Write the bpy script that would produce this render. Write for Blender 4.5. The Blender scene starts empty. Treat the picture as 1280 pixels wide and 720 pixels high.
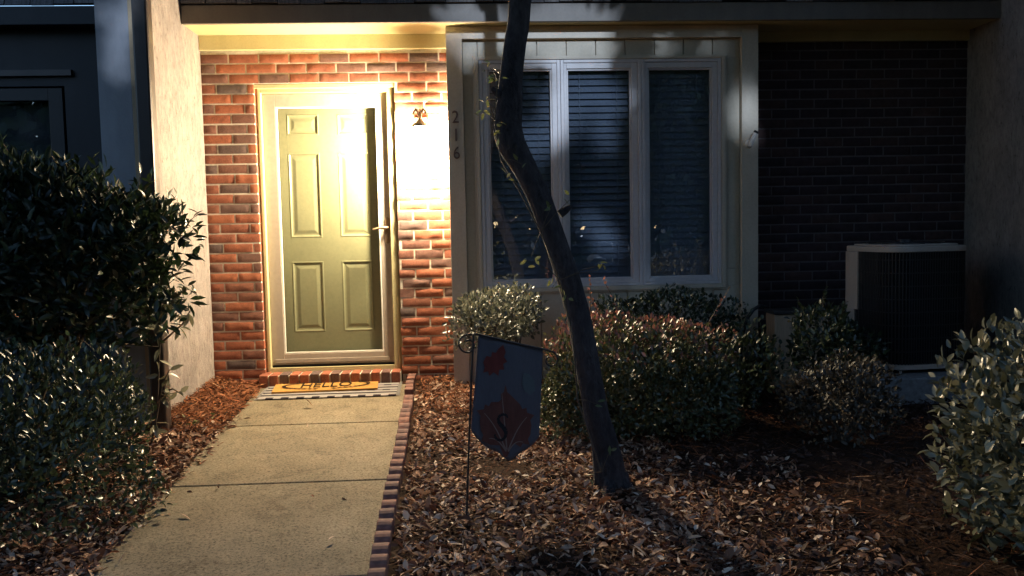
import bpy, bmesh, math, random
import numpy as np
from mathutils import Vector, Matrix
random.seed(7); rng = np.random.default_rng(7)
scn = bpy.context.scene
col = scn.collection
R = math.radians

# ------------------------------------------------------------------ camera
F_PX = 1060.0
CAM = np.array([0.0, 0.0, 1.30])
def cam_axes(yaw, pitch, roll):
    cy, sy = math.cos(yaw), math.sin(yaw)
    f = np.array([sy*math.cos(pitch), cy*math.cos(pitch), -math.sin(pitch)])
    rt = np.array([cy, -sy, 0.0]); dn = -np.cross(rt, f)
    c, s = math.cos(roll), math.sin(roll)
    return rt*c+dn*s, -rt*s+dn*c, f
AX = cam_axes(R(3.078), R(4.062), R(1.140))
cd = bpy.data.cameras.new('camera'); cam = bpy.data.objects.new('camera', cd); col.objects.link(cam)
cd.sensor_width = 36.0; cd.lens = F_PX/1280*36; cd.clip_start = 0.05; cd.clip_end = 800
m = Matrix.Identity(4)
for i in range(3):
    m[i][0] = AX[0][i]; m[i][1] = -AX[1][i]; m[i][2] = -AX[2][i]; m[i][3] = CAM[i]
cam.matrix_world = m
scn.camera = cam

# ------------------------------------------------------------------ sky, street light through the trees, exposure
SUN_EL, SUN_AZ = R(19), R(-4)          # light comes from behind the camera
w = bpy.data.worlds.new('World'); scn.world = w; w.use_nodes = True
nt = w.node_tree; bg = nt.nodes['Background']
sky = nt.nodes.new('ShaderNodeTexSky'); sky.sky_type = 'NISHITA'; sky.sun_disc = False
sky.sun_elevation = SUN_EL; sky.ozone_density = 3.2; sky.dust_density = 0.2; sky.sun_rotation = R(180)+SUN_AZ
nt.links.new(sky.outputs[0], bg.inputs[0]); bg.inputs[1].default_value = 0.15
sl = bpy.data.lights.new('sun', 'SUN'); sl.energy = 1.5; sl.angle = R(0.8); sl.color = (0.66, 0.80, 1.0)
so = bpy.data.objects.new('sun', sl); col.objects.link(so)
LDIR = Vector((math.sin(SUN_AZ)*math.cos(SUN_EL), math.cos(SUN_AZ)*math.cos(SUN_EL), -math.sin(SUN_EL)))
so.rotation_euler = LDIR.to_track_quat('-Z', 'Y').to_euler(); so.location = (-5, -8, 8)
scn.view_settings.view_transform = 'Standard'; scn.view_settings.look = 'None'
scn.view_settings.gamma = 1.0; scn.view_settings.exposure = 0.9; scn.view_settings.use_curve_mapping = False
scn.render.engine = 'CYCLES'
cy = scn.cycles
cy.use_denoising = True; cy.max_bounces = 8; cy.diffuse_bounces = 4; cy.transparent_max_bounces = 12
cy.sample_clamp_indirect = 6.0; cy.caustics_reflective = False; cy.caustics_refractive = False

# ------------------------------------------------------------------ helpers
SLOPE = 0.0406                          # the yard rises gently to the house
def gz(x, y): return SLOPE*y
def at(px, py, Y):                      # the point seen at a pixel of the photo on the plane at depth Y
    d = AX[0]*((px-640)/F_PX)+AX[1]*((py-360)/F_PX)+AX[2]
    p = CAM+d*((Y-CAM[1])/d[1]); return Vector(p)
def gat(px, py):
    d = AX[0]*((px-640)/F_PX)+AX[1]*((py-360)/F_PX)+AX[2]
    return Vector(CAM+d*(CAM[2]/(SLOPE*d[1]-d[2])))

WL = {}                                  # world location of every parent
def tag(o, label=None, cat=None, group=None, kind=None):
    if label: o['label'] = label
    if cat: o['category'] = cat
    if group: o['group'] = group
    if kind: o['kind'] = kind
    return o
def empty(name, loc, label=None, cat=None, group=None, rz=0.0):
    o = bpy.data.objects.new(name, None); col.objects.link(o); o.location = loc; o.rotation_euler = (0, 0, rz)
    o.empty_display_size = 0.1; WL[o.name] = Vector(loc)
    return tag(o, label, cat, group)

class MB:
    """collects faces of one mesh; points are in world space"""
    def __init__(s): s.v = []; s.f = []; s.mi = []; s.rnd = []; s.sm = []; s.cur = 0.5
    def add(s, vs, fs, mi=0, rnd=None, smooth=False):
        b = len(s.v); s.v += [tuple(p) for p in vs]
        s.f += [tuple(b+i for i in f) for f in fs]; s.mi += [mi]*len(fs); s.sm += [smooth]*len(fs)
        s.rnd += [s.cur if rnd is None else rnd]*len(vs)
        return s
    def box(s, x0, x1, y0, y1, z0, z1, mi=0, rnd=None):
        v = [(x0,y0,z0),(x1,y0,z0),(x1,y1,z0),(x0,y1,z0),(x0,y0,z1),(x1,y0,z1),(x1,y1,z1),(x0,y1,z1)]
        return s.add(v, [(0,3,2,1),(4,5,6,7),(0,1,5,4),(1,2,6,5),(2,3,7,6),(3,0,4,7)], mi, rnd)
    def frame(s, x0, x1, z0, z1, a0, a1, c0, c1, y0, y1, mi=0):   # rectangular ring, outer x0..z1, inner a0..c1
        s.box(x0, a0, y0, y1, z0, z1, mi); s.box(a1, x1, y0, y1, z0, z1, mi)
        s.box(a0, a1, y0, y1, z0, c0, mi); s.box(a0, a1, y0, y1, c1, z1, mi); return s
    def tube(s, pts, rad, n=8, mi=0, cap=True, bump=None):
        pts = [Vector(p) for p in pts]; m_ = len(pts)
        if not hasattr(rad, '__len__'): rad = [rad]*m_
        vs = []; fs = []; ref = None
        for i, p in enumerate(pts):
            t = (pts[min(i+1, m_-1)]-pts[max(i-1, 0)]).normalized()
            if ref is None: ref = Vector((1,0,0)) if abs(t.x) < .8 else Vector((0,1,0))
            u = (ref-t*ref.dot(t)).normalized(); ref = u; v_ = t.cross(u)
            for k in range(n):
                a = 2*math.pi*k/n; r = rad[i]*(1 if bump is None else bump(i, k))
                vs.append(p+(u*math.cos(a)+v_*math.sin(a))*r)
        for i in range(m_-1):
            for k in range(n):
                k2 = (k+1) % n; fs.append((i*n+k, i*n+k2, (i+1)*n+k2, (i+1)*n+k))
        s.add(vs, fs, mi, None, True)
        if cap: s.add(vs[:n], [tuple(reversed(range(n)))], mi); s.add(vs[-n:], [tuple(range(n))], mi)
        return s
    def build(s, name, mats, parent=None, bevel=None):
        me = bpy.data.meshes.new(name)
        off = WL.get(parent.name, Vector((0,0,0))) if parent else Vector((0,0,0))
        me.from_pydata([(p[0]-off.x, p[1]-off.y, p[2]-off.z) for p in s.v], [], s.f)
        if not isinstance(mats, (list, tuple)): mats = [mats]
        for mm in mats: me.materials.append(mm)
        me.polygons.foreach_set('material_index', s.mi); me.polygons.foreach_set('use_smooth', s.sm)
        at_ = me.attributes.new('rnd', 'FLOAT', 'POINT'); at_.data.foreach_set('value', s.rnd)
        me.update()
        o = bpy.data.objects.new(name, me); col.objects.link(o)
        if parent: o.parent = parent
        WL[o.name] = off
        if bevel:
            b = o.modifiers.new('bevel', 'BEVEL'); b.width = bevel; b.segments = 2; b.limit_method = 'ANGLE'; b.angle_limit = R(40)
        return o

class Sines:
    def __init__(s, seed, n=14, f=1.0):
        g = np.random.default_rng(seed); s.k = g.normal(size=(n, 3))*f*np.geomspace(.6, 2.4, n)[:, None]; s.p = g.uniform(0, 6.28, n)
        s.a = 1/np.geomspace(.6, 2.4, n); s.a /= np.sqrt((s.a**2).sum()/2)
    def __call__(s, P): return (np.sin(np.asarray(P) @ s.k.T+s.p)*s.a).sum(-1)

# ------------------------------------------------------------------ materials
class NT:
    def __init__(s, name):
        s.m = bpy.data.materials.new(name); s.m.use_nodes = True; s.t = s.m.node_tree; s.b = s.t.nodes['Principled BSDF']; s.out = s.t.nodes['Material Output']
        s.co = s.t.nodes.new('ShaderNodeTexCoord')
    def n(s, typ, **kw):
        x = s.t.nodes.new(typ)
        for k, v in kw.items():
            if k in x.inputs.keys() and not hasattr(type(x), k): x.inputs[k].default_value = v
            else: setattr(x, k, v)
        return x
    def l(s, a, b): s.t.links.new(a, b)
    def noise(s, scale, detail=5, rough=.55, stretch=None, dist=0):
        x = s.n('ShaderNodeTexNoise'); x.inputs['Scale'].default_value = scale; x.inputs['Detail'].default_value = detail
        x.inputs['Roughness'].default_value = rough; x.inputs['Distortion'].default_value = dist
        if stretch:
            mp = s.n('ShaderNodeMapping'); mp.inputs['Scale'].default_value = stretch
            s.l(s.co.outputs['Object'], mp.inputs[0]); s.l(mp.outputs[0], x.inputs['Vector'])
        else: s.l(s.co.outputs['Object'], x.inputs['Vector'])
        return x.outputs['Fac']
    def ramp(s, fac, stops):
        x = s.n('ShaderNodeValToRGB'); e = x.color_ramp.elements
        while len(e) < len(stops): e.new(.5)
        for q, (p, c) in zip(e, stops): q.position = p; q.color = (*c, 1)
        s.l(fac, x.inputs[0]); return x.outputs[0]
    def mul(s, a, b, fac=1.0, mode='MULTIPLY'):
        x = s.n('ShaderNodeMix', data_type='RGBA', blend_type=mode); x.inputs[0].default_value = fac
        s.l(a, x.inputs[6]); s.l(b, x.inputs[7]); return x.outputs[2]
    def bump(s, h, strength=.3, dist=.01, prev=None):
        x = s.n('ShaderNodeBump'); x.inputs['Strength'].default_value = strength; x.inputs['Distance'].default_value = dist
        s.l(h, x.inputs['Height'])
        if prev: s.l(prev, x.inputs['Normal'])
        s.l(x.outputs[0], s.b.inputs['Normal']); return x.outputs[0]
    def attr(s):
        x = s.n('ShaderNodeAttribute'); x.attribute_name = 'rnd'; return x.outputs['Fac']
    def set(s, rough=None, spec=None, metal=None):
        if rough is not None: s.b.inputs['Roughness'].default_value = rough
        if spec is not None: s.b.inputs['Specular IOR Level'].default_value = spec
        if metal is not None: s.b.inputs['Metallic'].default_value = metal
        return s
    def color(s, sock): s.l(sock, s.b.inputs['Base Color'])

def lite(c, k): return tuple(min(1, x*k) for x in c)
def paint(name, c, rough=.5, wear=.12, bump=.12, scale=9, spec=.4, stretch=(1, 1, .35)):
    t = NT(name); f = t.noise(scale, 6, .6, stretch)
    g = t.noise(scale*9, 3, .6)
    a = t.ramp(f, [(.25, lite(c, 1-wear)), (.75, lite(c, 1+wear*.6))])
    b = t.ramp(g, [(.3, (.9, .9, .9)), (.6, (1, 1, 1))])
    t.color(t.mul(a, b)); t.bump(g, bump, .003); t.set(rough, spec); return t.m

M = {}
M['paint'] = paint('khaki paint', (.49, .42, .33), .45, .14)
M['siding'] = paint('khaki siding paint', (.46, .40, .31), .5, .16, .2, 7)
M['frieze'] = paint('cream board paint', (.54, .47, .25), .45, .10)
M['fascia'] = paint('grey brown fascia paint', (.17, .145, .125), .5, .2)
M['alu'] = paint('pale window paint', (.52, .49, .50), .38, .12, .06, 5, .5)
M['storm'] = paint('storm door enamel', (.36, .305, .25), .32, .05, .03, 4, .5)
M['bead'] = paint('glazing bead', (.80, .78, .70), .4, .04, .03, 4, .5)
M['door'] = paint('sage door paint', (.30, .285, .185), .33, .05, .05, 6, .5)
M['dark'] = paint('dark trim paint', (.02, .018, .018), .5, .3)
M['navy'] = paint('navy siding with night shade', (.012, .013, .017), .55, .3)  # navy darkened further: the unlit neighbour's shade is in this colour
M['downspout'] = paint('dark brown metal', (.03, .02, .017), .4, .2, .05, 5, .5)
M['tan'] = paint('tan corner board', (.36, .27, .17), .55, .15)
M['white'] = paint('white plastic', (.75, .70, .66), .4, .08)
M['bronze'] = paint('antique brass', (.22, .15, .09), .35, .2, .05, 8, .6)
M['iron'] = paint('black iron', (.015, .014, .016), .45, .2, .05, 10, .5)
M['acbeige'] = paint('beige enamel', (.46, .39, .33), .45, .12)
M['rubber'] = paint('black rubber', (.012, .012, .013), .6, .2)
M['wood'] = paint('weathered wood', (.42, .29, .19), .7, .3, .4, 14, .2, (8, 8, .6))
M['number'] = paint('aged copper numerals', (.16, .10, .085), .45, .3)

t = NT('rock face brick')
a = t.ramp(t.attr(), [(0, (.36, .125, .065)), (.28, (.31, .105, .058)), (.5, (.26, .09, .055)), (.66, (.23, .095, .062)), (.78, (.115, .085, .078)), (1, (.20, .085, .06))])
f = t.noise(38, 8, .8); b = t.ramp(f, [(.3, (.55, .54, .56)), (.5, (.95, .95, .95)), (.68, (1.2, 1.17, 1.12))])
b2 = t.ramp(t.noise(190, 4, .8), [(.33, (.6, .6, .6)), (.5, (1, 1, 1)), (.7, (1.2, 1.2, 1.2))])
t.color(t.mul(t.mul(a, b), b2)); p = t.bump(f, .4, .005); t.bump(t.noise(120, 3), .3, .002, p); t.set(.8, .25); M['brick'] = t.m
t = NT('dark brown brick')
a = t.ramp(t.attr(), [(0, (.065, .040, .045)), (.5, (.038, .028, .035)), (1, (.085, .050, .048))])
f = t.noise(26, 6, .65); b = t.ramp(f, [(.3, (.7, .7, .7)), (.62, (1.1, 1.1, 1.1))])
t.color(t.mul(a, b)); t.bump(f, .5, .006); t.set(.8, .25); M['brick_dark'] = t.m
def mortar(name, c):
    t = NT(name); f = t.noise(60, 4); t.color(t.ramp(f, [(.3, lite(c, .75)), (.7, c)])); t.bump(f, .4, .003); t.set(.9, .2); return t.m
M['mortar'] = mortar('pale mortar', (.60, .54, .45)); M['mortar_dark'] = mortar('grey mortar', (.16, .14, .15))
t = NT('edging clay')
oi = t.n('ShaderNodeObjectInfo'); a = t.ramp(oi.outputs['Random'], [(0, (.25, .115, .085)), (.5, (.19, .10, .082)), (1, (.14, .08, .072))])
f = t.noise(40, 5); t.color(t.mul(a, t.ramp(f, [(.3, (.65, .65, .65)), (.7, (1.1, 1.1, 1.1))]))); t.bump(f, .4, .004); t.set(.8, .2); M['edging'] = t.m

t = NT('pitted stucco')
f = t.noise(10, 9, .75, (1, 1, .5), .4); g = t.noise(48, 7, .8, (1, 1, .42), .3); h = t.noise(2.2, 4)
a = t.ramp(f, [(.28, (.17, .145, .135)), (.5, (.26, .225, .205)), (.72, (.32, .285, .26))])
b = t.ramp(g, [(.34, (.25, .22, .21)), (.43, (.85, .85, .85)), (.6, (1.08, 1.08, 1.08))])
c = t.ramp(h, [(.3, (.82, .82, .84)), (.65, (1.05, 1.03, 1.0))])
t.color(t.mul(t.mul(a, b, .95), c)); p = t.bump(g, .9, .014); t.bump(t.noise(140, 3), .25, .003, p); t.set(.85, .2); M['stucco'] = t.m
t = NT('grey stucco')
f = t.noise(6, 7, .65, (1, 1, .4)); g = t.noise(60, 5, .7)
t.color(t.ramp(f, [(.3, (.24, .25, .28)), (.7, (.33, .34, .37))])); t.bump(g, .4, .006); t.set(.85, .2); M['stucco_grey'] = t.m

t = NT('old concrete')
f = t.noise(3.0, 6, .6); g = t.noise(95, 4, .75); v = t.n('ShaderNodeTexVoronoi'); v.inputs['Scale'].default_value = 120; t.l(t.co.outputs['Object'], v.inputs['Vector'])
s2 = t.noise(300, 2, .6)
a = t.ramp(f, [(.25, (.15, .125, .085)), (.5, (.205, .172, .12)), (.75, (.25, .213, .152))])
b = t.ramp(g, [(.36, (.35, .34, .32)), (.5, (1, 1, 1)), (.64, (1.1, 1.1, 1.08)), (.70, (1.9, 1.85, 1.75))])
c = t.ramp(v.outputs['Distance'], [(.02, (.6, .59, .57)), (.35, (1.08, 1.08, 1.08))])
d = t.ramp(t.noise(4.5, 9, .75, None, .6), [(.30, (.52, .51, .49)), (.47, (.95, .95, .94)), (.7, (1.12, 1.11, 1.08))])
t.color(t.mul(t.mul(t.mul(a, b), c), d)); p = t.bump(g, .5, .005); t.bump(s2, .35, .003, p); t.set(.9, .15); M['concrete'] = t.m
t = NT('pale slab'); g = t.noise(40, 4); t.color(t.ramp(g, [(.3, (.13, .13, .13)), (.7, (.22, .22, .22))])); t.bump(g, .3, .004); t.set(.9, .2); M['slab'] = t.m

t = NT('mulch soil')
f = t.noise(9, 7, .7); g = t.noise(55, 5, .75)
a = t.ramp(f, [(.3, (.022, .012, .008)), (.7, (.052, .026, .015))])
t.color(t.mul(a, t.ramp(g, [(.3, (.4, .4, .4)), (.7, (1.4, 1.3, 1.2))]))); t.bump(g, 1.0, .02); t.set(.95, .1); M['soil'] = t.m
def litter(name, stops, rough=.75, tr=.15):
    t = NT(name); c = t.ramp(t.attr(), stops); t.color(c); t.set(rough, .25)
    tl = t.n('ShaderNodeBsdfTranslucent'); t.l(c, tl.inputs[0]); mx = t.n('ShaderNodeMixShader'); mx.inputs[0].default_value = tr
    t.l(t.b.outputs[0], mx.inputs[1]); t.l(tl.outputs[0], mx.inputs[2]); t.l(mx.outputs[0], t.out.inputs[0]); return t.m
M['dry_leaf'] = litter('dry fallen leaves', [(0, (.055, .022, .014)), (.35, (.18, .08, .047)), (.6, (.40, .245, .16)), (1, (.80, .67, .54))])
M['dark_litter'] = litter('dark leaf litter', [(0, (.022, .011, .008)), (.5, (.045, .023, .016)), (.9, (.09, .048, .033)), (1, (.22, .15, .10))])
M['straw'] = litter('red pine bark', [(0, (.12, .045, .022)), (.5, (.24, .085, .035)), (.85, (.34, .14, .06)), (1, (.46, .30, .18))])
def leafmat(name, stops, rough=.34, tr=.22, spec=.5):
    t = NT(name); c = t.ramp(t.attr(), stops); t.color(c); t.set(rough, spec)
    tl = t.n('ShaderNodeBsdfTranslucent'); t.l(c, tl.inputs[0]); mx = t.n('ShaderNodeMixShader'); mx.inputs[0].default_value = tr
    t.l(t.b.outputs[0], mx.inputs[1]); t.l(tl.outputs[0], mx.inputs[2]); t.l(mx.outputs[0], t.out.inputs[0]); return t.m
M['leaf'] = leafmat('waxy evergreen leaf', [(0, (.013, .020, .010)), (.6, (.028, .040, .019)), (.9, (.055, .075, .034)), (1, (.085, .115, .05))])
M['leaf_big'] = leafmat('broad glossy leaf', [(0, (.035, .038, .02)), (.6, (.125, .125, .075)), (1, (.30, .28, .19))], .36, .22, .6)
M['leaf_dark'] = leafmat('dark evergreen leaf', [(0, (.008, .014, .007)), (.7, (.016, .028, .012)), (1, (.035, .055, .02))], .38)
M['leaf_brown'] = leafmat('dull brown green leaf', [(0, (.02, .018, .012)), (.6, (.045, .038, .025)), (1, (.09, .065, .045))], .5)
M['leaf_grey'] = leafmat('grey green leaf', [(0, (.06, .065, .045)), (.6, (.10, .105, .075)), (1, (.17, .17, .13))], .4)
M['leaf_red'] = leafmat('red tipped leaf', [(0, (.035, .05, .022)), (.5, (.07, .075, .035)), (.62, (.16, .075, .055)), (1, (.30, .115, .09))], .36)
M['leaf_vine'] = leafmat('pale vine leaf', [(0, (.08, .11, .04)), (1, (.20, .19, .08))], .45, .3)
M['leaf_tree'] = leafmat('oak leaf', [(0, (.025, .045, .015)), (1, (.06, .095, .03))], .5, .06)
t = NT('bark'); f = t.noise(9, 7, .7, (1, 1, .25)); g = t.noise(45, 5, .7, (1, 1, .4))
t.color(t.mul(t.ramp(f, [(.3, (.035, .031, .036)), (.7, (.085, .075, .08))]), t.ramp(g, [(.3, (.5, .5, .5)), (.7, (1.2, 1.2, 1.2))]))); t.bump(g, 1.0, .03); t.set(.9, .15); M['bark'] = t.m
M['stem'] = paint('woody stem', (.10, .075, .055), .8, .3, .3, 30, .2)
t = NT('roof shakes'); f = t.noise(14, 6, .6, (6, 1, .3))
t.color(t.mul(t.ramp(t.attr(), [(0, (.10, .095, .10)), (1, (.19, .175, .17))]), t.ramp(f, [(.3, (.5, .5, .5)), (.65, (1.1, 1.1, 1.1))]))); t.bump(f, .6, .008); t.set(.85, .2); M['shake'] = t.m

def glassmat(name, refl, tint, rough=0.0):
    mt = bpy.data.materials.new(name); mt.use_nodes = True; tr = mt.node_tree; tr.nodes.clear()
    o = tr.nodes.new('ShaderNodeOutputMaterial'); a = tr.nodes.new('ShaderNodeBsdfTransparent'); a.inputs[0].default_value = (*tint, 1)
    g = tr.nodes.new('ShaderNodeBsdfGlossy'); g.inputs['Roughness'].default_value = rough
    lw = tr.nodes.new('ShaderNodeLayerWeight'); lw.inputs[0].default_value = .5; pw = tr.nodes.new('ShaderNodeMath'); pw.operation = 'POWER'; pw.inputs[1].default_value = 5.0; tr.links.new(lw.outputs['Facing'], pw.inputs[0])
    mr = tr.nodes.new('ShaderNodeMapRange'); mr.inputs['To Min'].default_value = refl; mr.inputs['To Max'].default_value = .6
    mx = tr.nodes.new('ShaderNodeMixShader')
    tr.links.new(pw.outputs[0], mr.inputs[0]); tr.links.new(mr.outputs[0], mx.inputs[0])
    tr.links.new(a.outputs[0], mx.inputs[1]); tr.links.new(g.outputs[0], mx.inputs[2]); tr.links.new(mx.outputs[0], o.inputs[0]); return mt
M['glass'] = glassmat('window glass', .10, (.80, .84, .88))
M['glass_clear'] = glassmat('storm door glass', .02, (.95, .96, .93))
M['blind'] = paint('faux wood blind slat', (.26, .275, .32), .5, .06)
M['black'] = paint('black backing', (.008, .008, .010), .9, .2)

# ------------------------------------------------------------------ ground and walkway
XL = lambda y: -1.43+(5.85-y)*.025       # left edge of the walkway
XR = lambda y: -0.42+(5.85-y)*.021
sn1 = Sines(3, 20, 3.0); sn2 = Sines(4, 20, 12.0)
def mulch_z(x, y):
    P = np.stack([np.asarray(x, float), np.asarray(y, float), np.zeros_like(np.asarray(x, float))], -1)
    amp = np.clip(np.minimum(abs(P[..., 0]-XL(P[..., 1])), abs(P[..., 0]-XR(P[..., 1])))*4, .25, 1)
    inside = ((P[..., 0] > XL(P[..., 1])+.02) & (P[..., 0] < XR(P[..., 1])+.0) & (P[..., 1] < 5.9))
    h = SLOPE*P[..., 1]-.005+(sn1(P)*.011+sn2(P)*.004)*amp+.03*np.exp(-((P[..., 0]+1.75)/.12)**2)*(P[..., 1] > 4.8)
    return np.where(inside, SLOPE*P[..., 1]-.06, h)
gx = np.concatenate([-np.geomspace(4.2, 400, 14)[::-1], np.arange(-4, 4.6, .05), np.geomspace(4.8, 400, 14)])
gy = np.concatenate([-np.geomspace(.5, 400, 14)[::-1], np.arange(0, 6.6, .05), np.geomspace(6.8, 400, 14)])
GX, GY = np.meshgrid(gx, gy); GZ = mulch_z(GX, GY)
far = (GY > 7) | (GY < -1) | (abs(GX) > 4.5)
GZ = np.where(far, SLOPE*np.clip(GY, -6, 8)-.01, GZ)
nx, ny = len(gx), len(gy)
mb = MB(); mb.v = list(map(tuple, np.stack([GX.ravel(), GY.ravel(), GZ.ravel()], -1)))
mb.f = [(j*nx+i, j*nx+i+1, (j+1)*nx+i+1, (j+1)*nx+i) for j in range(ny-1) for i in range(nx-1)]
mb.mi = [0]*len(mb.f); mb.sm = [True]*len(mb.f); mb.rnd = [.5]*len(mb.v)
tag(mb.build('ground', M['soil']), kind='structure')
mb = MB(); cuts = [-3.0, -1.16, -.16, .85, 1.86, 2.865, 3.862, 4.872, 5.845]
for a, b in zip(cuts[:-1], cuts[1:]):
    a += .006; b -= .006; n = 3
    v = []
    for y in (a, b):
        for x in (XL(y), XR(y)-.004):
            v += [(x, y, gz(x, y)-.1), (x, y, gz(x, y))]
    mb.add(v, [(1, 3, 7, 5), (0, 2, 3, 1), (4, 5, 7, 6), (0, 1, 5, 4), (2, 6, 7, 3)])
tag(mb.build('walkway', M['concrete'], bevel=.006), kind='structure')

# ------------------------------------------------------------------ the townhouse
WXL, WXR = -1.765, 3.60
house = empty('townhouse', (.9, 6.0, .2), 'brick townhouse front with lit sage door and three-pane bay window', 'townhouse')
def brick_mesh(x0, x1, z0, z1, yf, holes, rough, seed, zoff=0.0):
    g = random.Random(seed); sn = Sines(seed, 16, 28.0); mbk = MB(); CH, BL, J = .0677, .2035, .0105
    row = 0; z = z0+zoff
    while z < z1:
        zt = min(z+CH-J, z1); x = x0-(BL*.5 if row % 2 else 0)-g.uniform(0, .02)
        while x < x1:
            segs = [(max(x, x0), min(x+BL-J, x1))]
            for hx0, hx1, hz0, hz1 in holes:
                if zt > hz0+.02 and z < hz1-.02:
                    ns = []
                    for a, b in segs:
                        if b <= hx0 or a >= hx1: ns.append((a, b)); continue
                        if a < hx0: ns.append((a, hx0))
                        if b > hx1: ns.append((hx1, b))
                    segs = ns
            for a, b in segs:
                if b-a < .02 or zt-z < .015: continue
                rnd = g.random(); dz = g.uniform(-.0012, .0012); dy = g.uniform(-.002, .002)
                nX, nZ = max(2, int((b-a)/.018)), 4
                X = np.linspace(a, b, nX+1); Z = np.linspace(z+dz, zt+dz, nZ+1)
                XX, ZZ = np.meshgrid(X, Z); P = np.stack([XX, np.full_like(XX, seed), ZZ], -1)
                rgh = rough*(1 if a > -.47 else .35)
                edge = np.minimum(np.minimum(XX-a, b-XX), np.minimum(ZZ-Z[0], Z[-1]-ZZ))
                D = np.clip(edge/.007, 0, 1)*.0025+np.clip(edge/.016, 0, 1)*rgh*(.5+.5*sn(P))*(.4+1.0*g.random())
                YY = yf+dy-D+.002
                vs = list(map(tuple, np.stack([XX.ravel(), YY.ravel(), ZZ.ravel()], -1))); w_ = nX+1
                fs = [(j*w_+i, j*w_+i+1, (j+1)*w_+i+1, (j+1)*w_+i) for j in range(nZ) for i in range(nX)]
                mbk.add(vs, fs, 0, rnd, True)
                yb = yf+.07
                c = [(a, yf+dy+.002, Z[0]), (b, yf+dy+.002, Z[0]), (b, yf+dy+.002, Z[-1]), (a, yf+dy+.002, Z[-1]),
                     (a, yb, Z[0]), (b, yb, Z[0]), (b, yb, Z[-1]), (a, yb, Z[-1])]
                mbk.add(c, [(0, 4, 5, 1), (1, 5, 6, 2), (2, 6, 7, 3), (3, 7, 4, 0)], 0, rnd)
            x += BL
        z += CH; row += 1
    return mbk
BY = 5.95
DX0, DX1, DZ1 = -1.417, -.466, 2.312
pb = brick_mesh(WXL+.002, -.095, .14, 2.535, BY, [(DX0, DX1, 0, DZ1)], .0055, 11, .012)
pb.box(WXL, DX0-.004, BY+.0045, BY+.11, 0, 2.535, 1); pb.box(DX1+.004, -.09, BY+.0045, BY+.11, 0, 2.535, 1); pb.box(DX0-.004, DX1+.004, BY+.0045, BY+.11, DZ1+.004, 2.535, 1)
pb.build('brick_wall', [M['brick'], M['mortar']], house)
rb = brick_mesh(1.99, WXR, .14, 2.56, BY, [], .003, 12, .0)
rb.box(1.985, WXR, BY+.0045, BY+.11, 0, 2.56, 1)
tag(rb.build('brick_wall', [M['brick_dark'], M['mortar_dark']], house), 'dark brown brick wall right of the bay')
MB().box(WXL-.02, WXR+.02, 6.32, 9.5, 0, 4.2).build('wall', M['black'], house)
MB().box(WXL, WXR, 5.605, BY+.1, 2.634, 2.652).build('soffit', M['frieze'], house)
MB().box(WXL+.001, -.094, 5.925, BY+.06, 2.537, 2.633).build('frieze_board', M['frieze'], house, .002)
MB().box(1.996, WXR-.001, 5.925, BY+.06, 2.562, 2.633).build('frieze_board', M['frieze'], house, .002)
MB().box(WXL+.003, WXR-.003, 5.575, 5.604, 2.628, 2.743).build('fascia', M['fascia'], house, .003)
def shakes(mb, x0, x1, y0, z0, rows, seed):
    g = random.Random(seed)
    for r in range(rows):
        z = z0+r*.19; y = y0+r*.07; x = x0
        while x < x1-.01:
            wd = min(g.uniform(.09, .2), x1-x); dz = g.uniform(-.006, .006)
            a, b = x+.003, x+wd-.003; rn = g.random()
            v = [(a, y-.02, z+dz), (b, y-.02, z+dz), (b, y+.0, z+dz), (a, y+.0, z+dz), (a, y+.075, z+.24), (b, y+.075, z+.24), (b, y+.085, z+.24), (a, y+.085, z+.24)]
            mb.add(v, [(0, 3, 2, 1), (4, 5, 6, 7), (0, 1, 5, 4), (1, 2, 6, 5), (2, 3, 7, 6), (3, 0, 4, 7)], 0, rn)
            x += wd
    mb.add([(x0, y0+.012, z0), (x1, y0+.012, z0), (x1, y0+.07*rows+.03, z0+.19*rows), (x0, y0+.07*rows+.03, z0+.19*rows)], [(0, 1, 2, 3)], 0, 0)
    return mb
shakes(MB(), WXL+.003, WXR-.003, 5.585, 2.752, 6, 5).build('roof', M['shake'], house)

# bay
bx0, bx1 = -.098, 1.997; px0, px1 = .008, 1.884
b = MB()
b.box(bx0, px0, 5.70, BY+.02, .1, 2.63); b.box(px1, bx1, 5.70, BY+.02, .1, 2.63)
b.box(px0, px1, 5.70, 5.79, 2.548, 2.63)
b.build('bay_trim_board', M['paint'], house, .002)
b = MB(); wx0, wx1, wz0, wz1 = .075, 1.790, .850, 2.440
gw = .1985; xs = [px0]+[px0+.10+gw*k for k in range(9)]+[px1]
for a, c in zip(xs[:-1], xs[1:]):
    a2, c2 = a+.003, c-.003
    b.box(a2, c2, 5.742, 5.77, wz1-.02, 2.548); b.box(a2, c2, 5.742, 5.77, .12, wz0+.02)
b.box(px0+.003, wx0+.02, 5.742, 5.77, wz0+.02, wz1-.02); b.box(wx1-.02, px1-.003, 5.742, 5.77, wz0+.021, .99); b.box(wx1-.02, px1-.003, 5.742, 5.77, .993, wz1-.02)
b.box(px0, px1, 5.765, 5.80, .12, wz0); b.box(px0, px1, 5.765, 5.80, wz1, 2.548); b.box(px0, wx0, 5.765, 5.80, wz0, wz1); b.box(wx1, px1, 5.765, 5.80, wz0, wz1)
b.build('bay_siding', M['siding'], house, .0015)
b = MB(); b.frame(wx0, wx1, wz0, wz1, .112, 1.752, .891, 2.414, 5.728, 5.80)
b.frame(wx0+.012, wx1-.012, wz0+.012, wz1-.012, .1121, 1.7519, .8911, 2.4139, 5.716, 5.7279)
b.build('window_casing', M['paint'], house, .0025)
units = [(.1135, .6585, .185, .590), (.6605, 1.2045, .714, 1.128), (1.2065, 1.7505, 1.263, 1.680)]
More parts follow.
